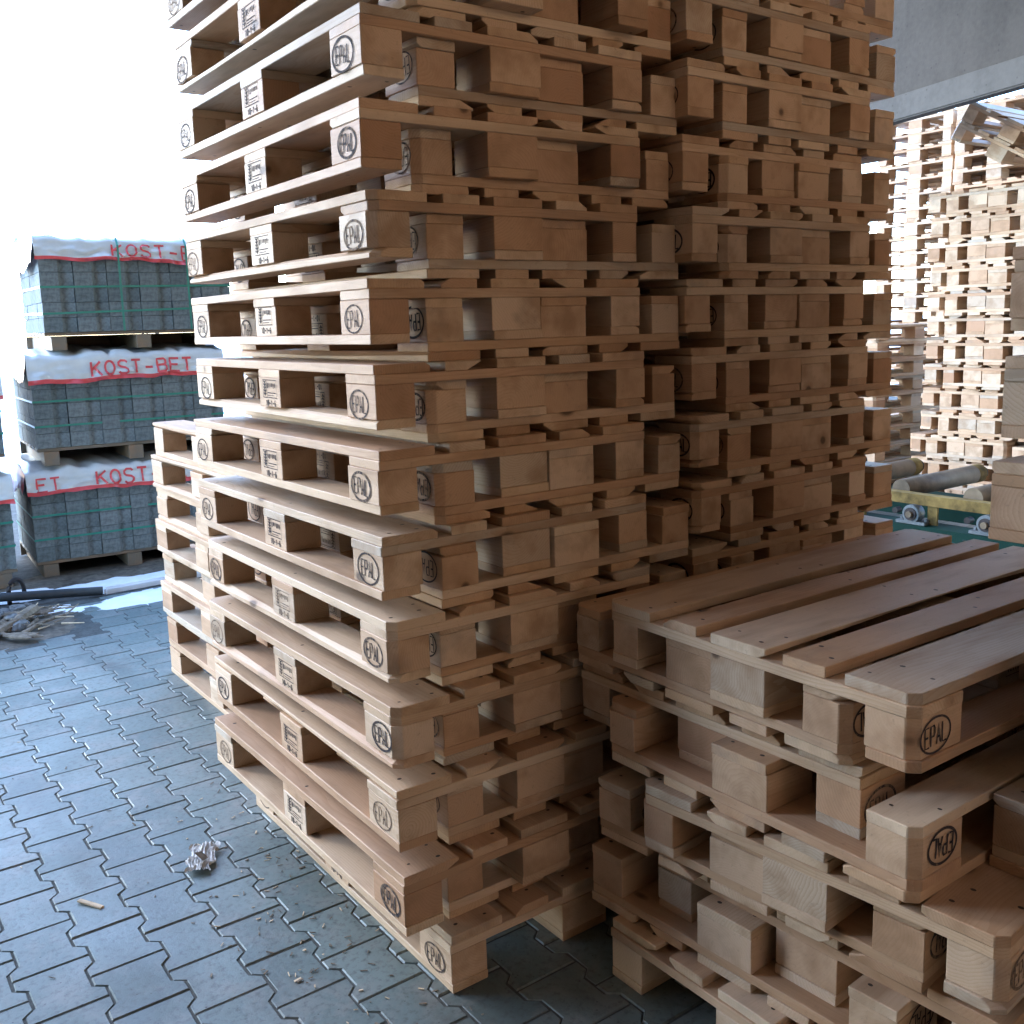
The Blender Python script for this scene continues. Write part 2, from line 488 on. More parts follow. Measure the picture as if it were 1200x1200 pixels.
# one pallet: (part kind, object name, centre, turn about z)
LAY = []
for x, k, t in ((.0725, 'deck_out', 0), (.2365, 'deck_thin', 0), (.4, 'deck_mid', 0), (.5635, 'deck_thin', PI), (.7275, 'deck_out', PI)):
    LAY.append((k, 'deck_board', (x, .6, .133), t))
LAY.append(('stringer_end', 'stringer_board', (.4, .0725, .111), PI / 2))
LAY.append(('stringer_mid', 'stringer_board', (.4, .6, .111), PI / 2))
LAY.append(('stringer_end', 'stringer_board', (.4, 1.1275, .111), -PI / 2))
for x, sx in ((.05, 0), (.4, 1), (.75, 2)):
    for j, y in enumerate((.0725, .6, 1.1275)):
        if sx == 1: k, t = 'inner', 0
        elif j == 1: k, t = 'side', 0 if sx == 0 else PI
        elif sx == 0: k, t = ('corner_a' if j == 0 else 'corner_b'), 0
        else: k, t = ('corner_b' if j == 0 else 'corner_a'), PI
        LAY.append((k, 'block', (x, y, .061), t))
for x, k, t in ((.05, 'bottom_out', 0), (.4, 'bottom_mid', 0), (.75, 'bottom_out', PI)):
    LAY.append((k, 'bottom_board', (x, .6, .011), t))

ORD = ('lowest', 'second', 'third', 'fourth', 'fifth', 'sixth', 'seventh', 'eighth', 'ninth', 'tenth', 'eleventh', 'twelfth', 'thirteenth', 'fourteenth', 'fifteenth', 'sixteenth',
       'seventeenth', 'eighteenth', 'nineteenth', 'twentieth', 'twenty-first', 'twenty-second', 'twenty-third', 'twenty-fourth', 'twenty-fifth', 'twenty-sixth')
prnd = random.Random(5)
EZ = Matrix.Rotation(PI, 4, 'Y')
def pallet(label, x, y, z, yaw=0.0, inverted=False, stamped=True, pick=None, rot=None, mess=1.0, cut=None):
    root = thing('wooden_pallet', label, 'pallet', (x, y, z), rot or (0, 0, yaw), 'stacked wooden pallets')
    if cut is None: cut = prnd.random() < .2
    for idx, (k, nm, c, t) in enumerate(LAY):
        kk = k
        if not stamped and k in ('corner_a', 'corner_b', 'side'): kk = k + '0'
        if not cut and kk + '_sq' in PART: kk += '_sq'
        me = (pick or {}).get(idx) or prnd.choice(PART[kk])
        o = bpy.data.objects.new(nm, me)
        COL.objects.link(o)
        j = .0022 * mess
        jz = .0016 * mess if nm == 'deck_board' else 0
        m = Matrix.Translation((c[0] + prnd.uniform(-j, j), c[1] + prnd.uniform(-j, j) * 1.4, c[2])) @ Matrix.Rotation(t + prnd.uniform(-.002, .002) * mess, 4, 'Z')
        if inverted:
            m = Matrix.Translation((.8, 0, .144)) @ EZ @ m
        o.parent = root
        o.matrix_local = m
    return root

# ------------------------------------------------------------------ the tall central stack (pairs: one upside down, one nested into it)
SB = {0: (-.0349, -.105, -.0014), 1: (-.0268, -.0761, -.016), 2: (-.0189, -.0671, -.0037), 3: (-.0035, -.0404, -.0063), 4: (.0001, -.0134, -.0049), 5: (.0157, .0097, .0001),
      6: (.0282, .0314, -.0125), 7: (.0358, .0532, -.0127), 8: (.0429, .0388, .004), 9: (.0294, .0421, -.0136), 10: (.038, .0347, -.0049), 11: (.0271, .0076, -.0142), 12: (.030, .030, -.006)}
SAY = {0: -.0535, 1: -.0541, 2: -.0313, 3: -.0131, 4: -.0252, 5: .0059, 6: .0454, 7: .0535, 8: .0504, 9: .0678, 10: .0536, 11: .0567, 12: .052}
SA = {i: (SB[i][0] + .147, SAY[i], SB[i][2]) for i in SB}
pallet('lone upright pallet on the paving, carrying the tall central stamped stack', .0763, -.1156, 0, -.0032)
for i in range(13):
    a, b = SA[i], SB[i]
    pallet('%s upside-down pallet from the floor in the tall central stamped stack' % ORD[i], a[0], a[1], .144 + .188 * i, a[2], True)
    pallet('%s oval-stamped pallet jutting left from the floor up in the tall central stack' % ORD[i], b[0], b[1], .188 + .188 * i, b[2])
# ------------------------------------------------------------------ the brown stack right of it
SC = {4: (1.0968, -.0217, -.0029), 5: (1.0934, -.0151, -.0033), 6: (1.096, -.0061, -.0067), 7: (1.0813, -.0112, -.0022), 8: (1.0647, -.0236, .0069), 9: (1.0641, -.0198, .0099),
      10: (1.0649, -.0177, .008), 11: (1.0573, -.0223, .012), 12: (1.0806, .0044, .010)}
pallet('lone upright pallet on the paving under the tall brown stack right of centre', 1.15, -.01, 0, 0)
for i in range(13):
    c = SC.get(i) or (1.098 + prnd.uniform(-.01, .01), -.025 + prnd.uniform(-.01, .01), -.003)
    c = (c[0] + .057, c[1] + .03, c[2])
    d = prnd.uniform(.146, .149)
    pallet('%s upside-down pallet from the floor in the tall brown stack right of centre' % ORD[i], c[0], c[1], .144 + .188 * i, c[2], True)
    pallet('%s upright pallet from the floor in the tall brown stack right of centre' % ORD[i], c[0] - d, c[1] + prnd.uniform(-.03, .012), .188 + .188 * i, c[2])
# ------------------------------------------------------------------ chest-high stack behind the central one
for i in range(8):
    pallet('%s pallet from the floor in the chest-high stack behind the central one, beside snow' % ORD[i], .2762 + prnd.uniform(-.012, .012), 1.4103 + prnd.uniform(-.015, .015), .144 * i, -.0015 + prnd.uniform(-.006, .006), False, False)
# ------------------------------------------------------------------ low stack at the front right, turned a quarter
S4 = [('G', .4165, -.2885, 0, -1.5611, 0), ('4A', .4365, -.198, .144, -1.5168, 1), ('4B', .492, -.3675, .188, -1.5177, 0), ('3A', .4304, -.2334, .332, -1.4842, 1), ('3B', .4232, -.3804, .376, -1.4857, 0),
      ('2A', .4557, -.2336, .520, -1.5662, 1), ('2B', .5078, -.0854, .564, -1.5648, 0), ('1A', .4955, -.0676, .708, -1.5815, 1), ('1B', .4803, -.2146, .752, -1.5814, 0)]
L4 = ['upright pallet standing on the paving under the low slatted front stack', 'upside-down pallet just above the floor pallet of the low front stack', 'upright pallet third from the floor in the low front stack',
      'upside-down pallet fourth from the floor in the low front stack', 'upright pallet with a bare deck corner sticking out, middle of the low front stack', 'upside-down stamped pallet jutting towards the viewer in the low front stack',
      'recessed upright pallet, third from the top of the low front stack', 'upside-down pallet right under the top pallet of the low front stack', 'top pallet of the low front stack, five deck boards open to view']
for (n, x, y, z, w, inv), lab in zip(S4, L4):
    pallet(lab, x, y, z, w, bool(inv), cut=n in ('1B', '2A', '1A', '3B'))
# ------------------------------------------------------------------ stack cut off by the right edge
pallet('upright pallet on the paving under the stack cut by the right edge', .72, -1.34, 0, -PI / 2)
S5 = [(-1.19, -1.35), (-1.20, -1.36), (-1.0423, -1.20), (-1.27, -1.115), (-1.28, -1.118), (-1.14, -.9886), (-1.165, -1.003), (-1.16, -1.01), (-1.205, -1.042), (-1.20, -1.035), (-1.20, -1.04)]
for i, (ya, yb) in enumerate(S5):
    xa = .69 if i == 2 else .74
    pallet('%s upside-down pallet from the floor in the stack cut by the right edge' % ORD[i], xa, ya, .144 + .188 * i, -PI / 2, True)
    pallet('%s upright pallet from the floor in the stack cut by the right edge' % ORD[i], .7263, yb, .188 + .188 * i, -PI / 2)
# ------------------------------------------------------------------ sunlit stacks beyond the conveyor
for i in range(13):
    y = 2.62 + (.10 if i < 3 else 0) + prnd.uniform(-.02, .02)
    x = 6.38 + prnd.uniform(-.02, .02)
    pallet('%s upside-down pallet from the floor in the sunlit stack beyond the conveyor' % ORD[i], x, y - .149, .144 + .188 * i - .144, -PI / 2, True, False)
    pallet('%s upright pallet from the floor in the sunlit stack beyond the conveyor' % ORD[i], x, y, .188 + .188 * i - .144, -PI / 2, False, False)
for i in range(24):
    pallet('%s pallet from the floor in the far high stack under the beam, left one' % ORD[i], 8.35 + prnd.uniform(-.012, .012), 4.42 + prnd.uniform(-.012, .012), .144 * i, -PI / 2, False, False)
for i in range(24):
    pallet('%s pallet from the floor in the far high stack under the beam, right one' % ORD[i], 8.30 + prnd.uniform(-.012, .012), 3.56 + prnd.uniform(-.012, .012), .144 * i, -PI / 2, False, False)
for i in range(24):
    pallet('%s pallet from the floor in the hindmost high stack, seen through the left far one' % ORD[i], 9.75 + prnd.uniform(-.012, .012), 4.98 + prnd.uniform(-.012, .012), .144 * i, -PI / 2, False, False)
for i in range(24):
    pallet('%s pallet from the floor in the hindmost high stack, seen between the two far ones' % ORD[i], 9.72 + prnd.uniform(-.012, .012), 4.12 + prnd.uniform(-.012, .012), .144 * i + .03 * 0, -PI / 2, False, False)
for i in range(10):
    pallet('%s pallet from the floor in the short pale stack left of the sunlit one' % ORD[i], 6.30 + prnd.uniform(-.012, .012), 3.80 + prnd.uniform(-.012, .012), .144 * i, -PI / 2, False, False)
for i in range(14):
    pallet('%s pallet from the floor in the far stack peeping out right of the sunlit one' % ORD[i], 6.55 + prnd.uniform(-.012, .012), 1.58 + prnd.uniform(-.012, .012), .144 * i, -PI / 2, False, False)
for k, (pn, pd) in enumerate(((0, 0), (.147, .015), (.30, .50))):
    dy, dz = -.515 * pn - .857 * pd, .857 * pn - .515 * pd
    pallet(('lowest', 'middle', 'uppermost')[k] + ' of three pallets tipped askew on top of the sunlit stack', 6.36, 2.47 + dy, 2.84 + dz, 0, False, False, rot=(0, R_(31), -PI / 2))

# ------------------------------------------------------------------ paving: interlocking stones
def build_paving():
    rnd = random.Random(3)
    W, L, amp = .157, .196, .0125
    mb = MB()
    tones = []
    g = .0020
    def wave(c, y, s):      # edge of column c at y
        ph = (y / L + (.5 if c % 2 else 0)) % 1.0      # 0 at ends of the stones of column c
        d = min(ph, 1 - ph)                            # 0 at end, .5 at middle
        k = max(-1, min(1, (.25 - d) / .055))
        return s * amp * k
    x0 = -.0235 - 40 * W
    for c in range(0, 82):
        xc = x0 + c * W
        for j in range(-14, 23):
            ys = (j + (0 if c % 2 == 0 else .5)) * L
            ye = ys + L
            ym = (ys + ye) / 2
            if ym > 4.02 + .12 * math.sin(xc * 2.1) or xc < -3.2 or xc > 8.6: continue
            if xc < .17 and ym > 3.44: continue
            if xc < .17 + (ym - 3.44) * .08 and ym > 3.44: continue
            # outline: left edge is the wave of column c-1's right side mirrored
            yy = [ys, ys + L * .195, ys + L * .305, ys + L * .695, ys + L * .805, ye]
            lift = rnd.uniform(-.0012, .0012)
            tx, ty = rnd.uniform(-.004, .004), rnd.uniform(-.004, .004)
            top, bot = [], []
            right = [(xc + W / 2 + (amp if i in (0, 1, 4, 5) else -amp), y) for i, y in enumerate(yy)]
            left = [(xc - W / 2 - (amp if i in (0, 1, 4, 5) else -amp), y) for i, y in enumerate(yy)]
            out = right + left[::-1]
            cx, cy = xc, ym
            for (x, y) in out:
                sx = -1 if x > cx else 1
                sy = 1 if y < cy - L * .45 else (-1 if y > cy + L * .45 else 0)
                jx, jy = rnd.uniform(-.0009, .0009), rnd.uniform(-.0009, .0009)
                zz = lift + (x - cx) * tx + (y - cy) * ty
                top.append((x + sx * (g + .0032) + jx, y + sy * (g + .0032) + jy, zz))
                bot.append((x + sx * g * .8 + jx, y + sy * g * .8 + jy, zz - .0045))
            low = [(p[0], p[1], -.03) for p in bot]
            n = len(out)
            fs = [tuple(range(n))]
            for i in range(n):
                k = (i + 1) % n
                fs.append((i, n + i, n + k, k)); fs.append((n + i, 2 * n + i, 2 * n + k, n + k))
            mb.add(top + bot + low, fs, 0)
            tones += [rnd.betavariate(2.2, 2.2)] * len(fs)
    me = mb.mesh('paving', [M_paver])
    at = me.attributes.new('tone', 'FLOAT', 'FACE')
    for i, t in enumerate(tones): at.data[i].value = t
    return struct(link('paving', me))
build_paving()
mb = MB(); mb.add([(-3.3, -3, -.0032), (8.7, -3, -.0032), (8.7, 4.25, -.0032), (-3.3, 4.25, -.0032)], [(0, 1, 2, 3)])
struct(link('paving_bed', mb.mesh('paving_bed', [M_joint])))
mb = MB()
N = 70
xs = [-400, -120, -40, -14] + [-9 + k * .35 for k in range(N)] + [22, 60, 150, 400]
ys = [-400, -60, -14, -6] + [-3.6 + k * .3 for k in range(N)] + [24, 50, 130, 400]
vs = []
for y in ys:
    for x in xs:
        z = -.012
        if y > 4.6 and abs(x) < 30 and y < 40: z += .03 * noise.noise(Vector((x * .6, y * .6, 0))) + .012 * noise.noise(Vector((x * 2.3, y * 2.3, 3)))
        vs.append((x, y, min(z, .02) if y > 4.4 else -.012))
nx = len(xs)
mb.add(vs, [(j * nx + i, j * nx + i + 1, (j + 1) * nx + i + 1, (j + 1) * nx + i) for j in range(len(ys) - 1) for i in range(nx - 1)])
struct(link('ground', mb.mesh('ground', [M_ground], True)))

# ------------------------------------------------------------------ hall: roof, beam, pillars, and walls added to shape the light
hall = thing('concrete_hall', 'grey concrete beam and roof spanning above the pallets at the top right', 'building', (0, 0, 0))
BA, BBv = Vector((3.89, -3.2, 0)), Vector((6.0, 4.0, 0))
bd = (BBv - BA); bl = bd.length
ang = math.atan2(bd.y, bd.x)
def in_beam(x0, x1, z0, z1, name, mat, bev=.01):
    mb = MB(); mb.box(0, x0, z0, bl, x1, z1)
    return link(name, mb.mesh(name, [mat], bevel=bev), hall, BA, (0, 0, ang))
in_beam(-.06, .05, 2.86, 3.03, 'beam_ledge', M_ledge_lit)
in_beam(-.05, .0, 3.032, 5.0, 'beam_web', M_conc)
mb = MB(); mb.box(-2.85, -5.8, 5.0, 6.6, 4.0, 5.3)
link('roof_slab', mb.mesh('roof_slab', [M_warmbounce]), hall)
for x in (-2.4, 1.9, 6.2):
    mb = MB(); mb.box(-.2, -.2, -.05, .2, .2, 5.0)
    link('pillar', mb.mesh('pillar', [M_conc], bevel=.02), hall, (x, -5.55, 0))
mb = MB(); mb.box(-2.6, -5.75, -.05, -.4, -5.5, 4.995); mb.box(-.4, -5.75, 4.3, 6.6, -5.5, 4.995)  # added out of view, dims and warms the light from behind
link('added_back_wall', mb.mesh('added_back_wall', [M_warmbounce]), hall)
ws = thing('bounce_building', 'added tan building behind the viewer, bouncing warm light onto the pallets', 'building', (2, -13, 0))  # unseen building, added to throw warm light on the right-hand faces
mb = MB(); mb.box(-17, -6, -.1, 18, 0, 8.0); link('wall', mb.mesh('wall', [M_tan]), ws)
mb = MB(); mb.box(-17.3, -6.3, 8.0, 18.3, .3, 8.4); link('roof', mb.mesh('roof', [M_conc]), ws)
for x in (-13, -4, 5, 14):
    mb = MB(); mb.box(x - 1.8, 0, -.02, x + 1.8, .05, 3.6); link('door', mb.mesh('door', [M_dull]), ws)
mb = MB(); mb.box(3.72, -5.5, -.05, 3.95, -3.3, 5.0); mb.box(4.05, -3.3, -.05, 4.25, .35, 2.86)  # added out of view, keeps light from the right off the pallets
link('added_side_wall', mb.mesh('added_side_wall', [M_warmbounce]), hall)
mb = MB(); mb.box(-2.85, -5.5, -.05, -2.6, 1.8, 5.0)  # added out of view, cuts the light coming in from the left
link('added_side_wall', mb.mesh('added_side_wall', [M_brown]), hall)
for x, y in ((-2.45, 3.75), (3.9, -3.6), (6.25, 3.9)):
    mb = MB(); mb.box(-.2, -.2, -.05, .2, .2, 5.0 if x < 0 else 2.86)
    link('pillar', mb.mesh('pillar', [M_conc], bevel=.02), hall, (x, y, 0))

# ------------------------------------------------------------------ roller conveyor
conv = thing('roller_conveyor', 'worn roller conveyor on a green steel beam with yellow rail behind the front stack', 'conveyor', (4.6, .0, 0))
def conv_box(name, mat, b, bev=.004):
    mb = MB(); mb.box(*b)
    return link(name, mb.mesh(name, [mat], bevel=bev), conv)
Y0, Y1 = -.9, 3.6
conv_box('beam', M_green, (-.09, Y0, .06, .10, Y1, .24))
conv_box('beam', M_green, (.98, Y0, .06, 1.12, Y1, .24))
for y in (-.6, 1.3, 3.2): 
    conv_box('foot', M_green, (-.06, y, -.01, .07, y + .1, .06)); conv_box('foot', M_green, (1.0, y, -.01, 1.1, y + .1, .06))
mb = MB(); mb.box(-.02, Y0, .36, -.012, Y1, .425); mb.box(-.012, Y0, .417, .05, Y1, .425)
link('rail', mb.mesh('rail', [M_yellow]), conv)
for y in (-.35, .1, .52, .98, 1.43, 1.93, 2.42):
    conv_box('bracket', M_yellow, (-.012, y - .035, .242, .0, y + .035, .37))
for k, y in enumerate((-.20, .27, .745, 1.215, 1.695, 2.175, 2.65, 3.12)):
    mb = MB(); mb.tube([(.06, y, .43), (.90, y, .43)], .062, 24); ro = link('roller', mb.mesh('roller', [M_roller], True, 0), conv)
    for p in ro.data.polygons: p.use_smooth = len(p.vertices) == 4
    mb = MB(); mb.tube([(.90, y, .43), (.985, y, .43)], .063, 24); rs = link('painted_end', mb.mesh('painted_end', [M_yellow]), ro)
    mb = MB(); mb.tube([(.0, y, .30), (.05, y, .30)], .02, 12); mb.tube([(.986, y, .43), (1.03, y, .43)], .045, 16); link('shaft', mb.mesh('shaft', [M_rust]), ro)
    by = y - .15
    mb = MB(); mb.box(-.07, by - .10, .2415, .03, by + .10, .262)
    mb.tube([(-.065, by, .305), (.005, by, .305)], .058, 20)
    be = link('bearing', mb.mesh('bearing', [M_bear], bevel=.003), conv)
    mb = MB(); mb.tube([(-.072, by, .305), (-.064, by, .305)], .04, 20); link('seal_ring', mb.mesh('seal_ring', [M_rust]), be)
    mb = MB(); mb.tube([(-.09, by, .305), (-.071, by, .305)], .02, 14); link('shaft_end', mb.mesh('shaft_end', [M_roller]), be)
    for s in (-.082, .082):
        mb = MB(); mb.tube([(-.02, by + s, .262), (-.02, by + s, .276)], .014, 6); link('bolt', mb.mesh('bolt', [M_bear]), be)

# ------------------------------------------------------------------ strapped bundles of paving blocks
BW, BD, BH = .2, .232, .094
def pblock_mesh():
    mb = MB()
    plan = [(.002, 0), (.112, 0), (.136, .024), (.150, .024), (.196, .002), (.198, .002), (.198, BD - .002), (.002, BD - .002)]
    n = len(plan)
    vs = [(x, y, .001) for x, y in plan] + [(x, y, BH - .001) for x, y in plan]
    mb.add(vs, [tuple(reversed(range(n))), tuple(range(n, 2 * n))] + [(i, (i + 1) % n, n + (i + 1) % n, n + i) for i in range(n)])
    return mb.mesh('paver_block', [M_pblock], bevel=.0025, seg=1)
PBM = pblock_mesh()
def sheet_mesh(wx, wy, seed, text, size, drop, lift=.0):
    """plastic sheet over the top with a skirt hanging down the front and the left side, printed text"""
    rnd = random.Random(seed)
    sd = seed * 7.3
    def hem(u): return drop * (1 + .28 * noise.noise(Vector((u * 2.2, sd, 0))) + .12 * noise.noise(Vector((u * 8, sd, 2))))
    def S(u, t):           # t<0: on top (towards the back); t 0..1 down the skirt
        wr = .034 * noise.noise(Vector((u * 6, t * 2.5 + sd, 1))) + (.022 + .02 * max(0, t)) * noise.noise(Vector((u * 13, t * 6 + sd, 2)))
        if t <= 0:
            y = -t * wy
            return Vector((u, y, .035 * math.sin(min(1, y / .35) * PI / 2) + abs(wr) * 1.4 + .012))
        d = hem(u)
        return Vector((u, -.014 - .022 * t * (1 + .8 * noise.noise(Vector((u * 5, sd, 5)))) - abs(wr) * (.3 + t), .012 - d * t))
    mb = MB()
    nu = 60
    us = [-.02 + (wx + .04) * k / nu for k in range(nu + 1)]
    ts = [-1, -.8, -.6, -.4, -.2, -.1, -.04, 0] + [k / 12 for k in range(1, 13)]
    vs = [S(u, t) for t in ts for u in us]
    n = nu + 1
    for j in range(len(ts) - 1):
        mi = 1 if ts[j] >= .82 else 0
        mb.add([], [])
    b = len(mb.v)
    mb.v += [tuple(p) for p in vs]
    for j in range(len(ts) - 1):
        for i in range(nu):
            mb.f.append((j * n + i, j * n + i + 1, (j + 1) * n + i + 1, (j + 1) * n + i)); mb.m.append(1 if ts[j] >= .82 else 0)
    # left skirt
    def S2(v, t):
        w = .016 * noise.noise(Vector((v * 6, t * 2 + sd, 9)))
        d = drop * (1 + .5 * noise.noise(Vector((v * 3, sd, 7))))
        return Vector((-.02 - .02 * t - abs(w) * t, v, .012 + (.035 * math.sin(min(1, v / .35) * PI / 2)) * (1 - t) - d * t))
    b = len(mb.v)
    vv = [-.014 + (wy + .014) * k / 24 for k in range(25)]
    tt = [k / 8 for k in range(9)]
    mb.v += [tuple(S2(v, t)) for t in tt for v in vv]
    for j in range(8):
        for i in range(24):
            mb.f.append((b + j * 25 + i, b + j * 25 + i + 1, b + (j + 1) * 25 + i + 1, b + (j + 1) * 25 + i)); mb.m.append(1 if (j >= 5 or i < 9) else 0)
    me = mb.mesh('cover_sheet', [M_film, M_red], True)
    words = []
    for (u0, tx, cw, h, w) in text:
        lb = MB()
        for s in glyphs(tx, u0, 0, cw, h, cw * .42):
            # refine strokes so that they follow the folds
            pts = []
            for a, c in zip(s, s[1:]):
                m = max(1, int(math.hypot(c[0] - a[0], c[1] - a[1]) / .02))
                pts += [(a[0] + (c[0] - a[0]) * k / m, a[1] + (c[1] - a[1]) * k / m) for k in range(m)]
            pts.append(s[-1])
            def F(u, v):
                p = S(u, .80 - v / drop)
                return (p.x, p.y - .010, p.z)
            ribbon(lb, pts, w, F, 0)
        words.append(lb.mesh('printed_lettering', [M_red]))
    return me, words
def loop_strap(mb, pts, w, axis):
    """closed band through pts; axis: direction of its width"""
    a = Vector(axis) * w / 2
    n = len(pts)
    vs = [Vector(p) - a for p in pts] + [Vector(p) + a for p in pts]
    mb.add(vs, [(i, (i + 1) % n, n + (i + 1) % n, n + i) for i in range(n)])
def bundle(label, x, y, z, yaw, nx, ny, nz, text, drop, seed, vert=()):
    t = thing('paver_bundle', label, 'paving blocks', (x, y, z), (0, 0, yaw), 'strapped bundles of paving blocks')
    rnd = random.Random(seed)
    for k in range(nz):
        for i in range(nx):
            for j in range(ny):
                if 0 < i < nx - 1 and 0 < j < ny - 1: continue
                o = bpy.data.objects.new('paver_block', PBM); COL.objects.link(o); o.parent = t
                o.location = (i * BW + rnd.uniform(-.0015, .0015), j * BD + rnd.uniform(-.004, .004), k * BH)
    wx, wy, hh = nx * BW, ny * BD, nz * BH
    me, lt = sheet_mesh(wx, wy, seed, text, .08, drop)
    cs = link('cover_sheet', me, t, (0, 0, hh + .002))
    for wm in lt: link('printed_lettering', wm, cs)
    e = .003
    for zz in (hh * .24, hh * .52):
        s1, s2 = rnd.uniform(-.02, .02), rnd.uniform(-.02, .02)
        mb = MB(); loop_strap(mb, [(-e, -e, zz + s1), (wx + e, -e, zz + s2), (wx + e, wy + e, zz), (-e, wy + e, zz)], .013, (0, 0, 1))
        link('strap', mb.mesh('strap', [M_strap]), t)
    for u in vert:
        mb = MB(); loop_strap(mb, [(u, -.065, 0), (u, -.065, hh - .02), (u, -.02, hh + .03), (u, .3, hh + .075), (u, wy + e, hh + .06), (u, wy + e, 0)], .013, (1, 0, 0))
        link('strap', mb.mesh('strap', [M_strap]), t)
    return t
def block_pallet(label, x, y, z, yaw, wx, wy):
    t = thing('bundle_pallet', label, 'pallet', (x, y, z), (0, 0, yaw), 'plain pallets under the paving bundles')
    rnd = random.Random(int(abs(x * 91 + z * 37)) + 4)
    n = 6
    for k in range(n):
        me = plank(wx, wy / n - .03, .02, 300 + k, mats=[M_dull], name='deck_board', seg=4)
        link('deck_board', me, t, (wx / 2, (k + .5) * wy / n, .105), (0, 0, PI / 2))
    me = plank(wx, .02, .09, 330, mats=[M_dull], name='added_back_board', seg=4)  # added across the back to block the bright sky showing through
    link('added_back_board', me, t, (wx / 2, wy - .02, .049), (0, 0, PI / 2))
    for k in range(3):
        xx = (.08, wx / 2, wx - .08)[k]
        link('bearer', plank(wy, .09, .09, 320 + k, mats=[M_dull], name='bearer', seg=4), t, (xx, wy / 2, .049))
    return t
YK = R_(-3.6)
ck, sk = math.cos(YK), math.sin(YK)
def kpos(x, y): return (.124 + x * ck - y * sk, 4.96 + x * sk + y * ck)
def kstack(units, ox, oy, who):
    z = -.01
    for i, (nz, text, drop, seed, vert, lab, jx) in enumerate(units):
        x, y = kpos(ox + jx, oy)
        block_pallet('weathered pallet under the ' + lab, x, y, z, YK, 1.2, .928)
        bundle('strapped grey paving blocks, ' + lab, x, y, z + .116, YK, 6, 4, nz, text, drop, seed, vert)
        z += .116 + nz * BH + .05
kstack([
    (6, [(.04, 'ET', .055, .075, .012), (.40, 'KOST-BET', .060, .088, .014)], .135, 3, (), 'lowest bundle of the lettered stack behind the snow', .05),
    (6, [(.36, 'KOST-BET', .058, .08, .014)], .145, 5, (), 'middle bundle of the lettered stack behind the snow', .12),
    (6, [(.44, 'KOST-BET', .062, .085, .013)], .15, 8, (.47, .9), 'top bundle of the lettered stack behind the snow', .23)], 0, 0, 'k')
kstack([
    (6, [(.3, 'KOST-BET', .058, .082, .013)], .15, 12, (), 'lower bundle cut off by the left edge', 0),
    (5, [(.3, 'KOST-BET', .058, .082, .013)], .15, 14, (), 'upper bundle cut off by the left edge', .0)], -1.275, -.10, 'm')

# ------------------------------------------------------------------ snow, rubble and litter
def patch(name, cx, cy, rx, ry, h, seed, rot=0, mat=M_snow, kind='structure', edge=.35, z0=-.006):
    mb = MB()
    n, m = 72, 10
    vs = []
    for j in range(m + 1):
        f = j / m
        for i in range(n):
            a = 2 * PI * i / n
            r = 1 + edge * noise.noise(Vector((math.cos(a) * 1.6 + seed, math.sin(a) * 1.6, seed))) + .3 * edge * noise.noise(Vector((math.cos(a) * 6 + seed, math.sin(a) * 6, 4)))
            x, y = rx * r * f * math.cos(a), ry * r * f * math.sin(a)
            x, y = x * math.cos(rot) - y * math.sin(rot), x * math.sin(rot) + y * math.cos(rot)
            z = h * (1 - f ** 3) * (.6 + .6 * noise.noise(Vector((cx + x * 5, cy + y * 5, seed))) + .25 * noise.noise(Vector((x * 16, y * 16, seed))))
            vs.append((cx + x, cy + y, z0 + max(-.004, z)))
    fs = [((j * n + i), (j * n + (i + 1) % n), ((j + 1) * n + (i + 1) % n), ((j + 1) * n + i)) for j in range(m) for i in range(n)]
    mb.add(vs, fs)
    o = link(name, mb.mesh(name, [mat], True))
    o['kind'] = kind
    return o
patch('snow', .72, 4.0, .60, .20, .03, 1.3, R_(-6))
patch('snow', .42, 4.52, .55, .10, .035, 2.7, R_(4))
patch('snow', -.15, 4.62, .45, .12, .03, 4.1, R_(-3))
patch('snow', .05, 4.10, .14, .09, .022, 5.5, .3)
patch('snow', 1.15, 4.55, .55, .14, .03, 6.2, 0)
patch('snow', .03, 5.75, .10, .42, .03, 7.7, 0)
patch('snow', 9.4, .6, 3.2, 2.6, .06, 15.3, 0)  # mostly hidden patch, added to bounce light in the right yard
patch('snow', -1.2, 4.45, .5, .2, .03, 9.1, 0)
patch('soil', -.34, 3.80, .56, .36, .03, 11.0, 0, M_rubble, 'stuff', .2, -.008)
patch('soil', .62, 4.85, .8, .25, .03, 13.0, 0, M_rubble, 'stuff', .3, -.01)
def lump(name, label, cat, loc, sc, seed, mat, group):
    bm = bmesh.new()
    bmesh.ops.create_icosphere(bm, subdivisions=3, radius=1)
    for v in bm.verts:
        k = 1 + .34 * noise.noise(v.co * 1.3 + Vector((seed, 0, 0))) + .14 * noise.noise(v.co * 3.5 + Vector((0, seed, 0)))
        v.co = Vector((v.co.x * sc[0], v.co.y * sc[1], v.co.z * sc[2])) * k
    me = bpy.data.meshes.new(name); bm.to_mesh(me); bm.free(); me.materials.append(mat)
    return tag(link(name, me, None, loc, (0, 0, seed)), label, cat, group)
rn = random.Random(21)
for k in range(34):
    x, y = rn.uniform(-.75, .02), rn.uniform(3.62, 4.25)
    s = rn.uniform(.015, .045)
    lump('stone', 'small grey stone lying in the soil heap at the left paving edge', 'stone', (x, y, .022 + s * .3), (s * rn.uniform(.9, 1.5), s, s * .7), k * 1.7, M_stone, 'stones in the soil heap')
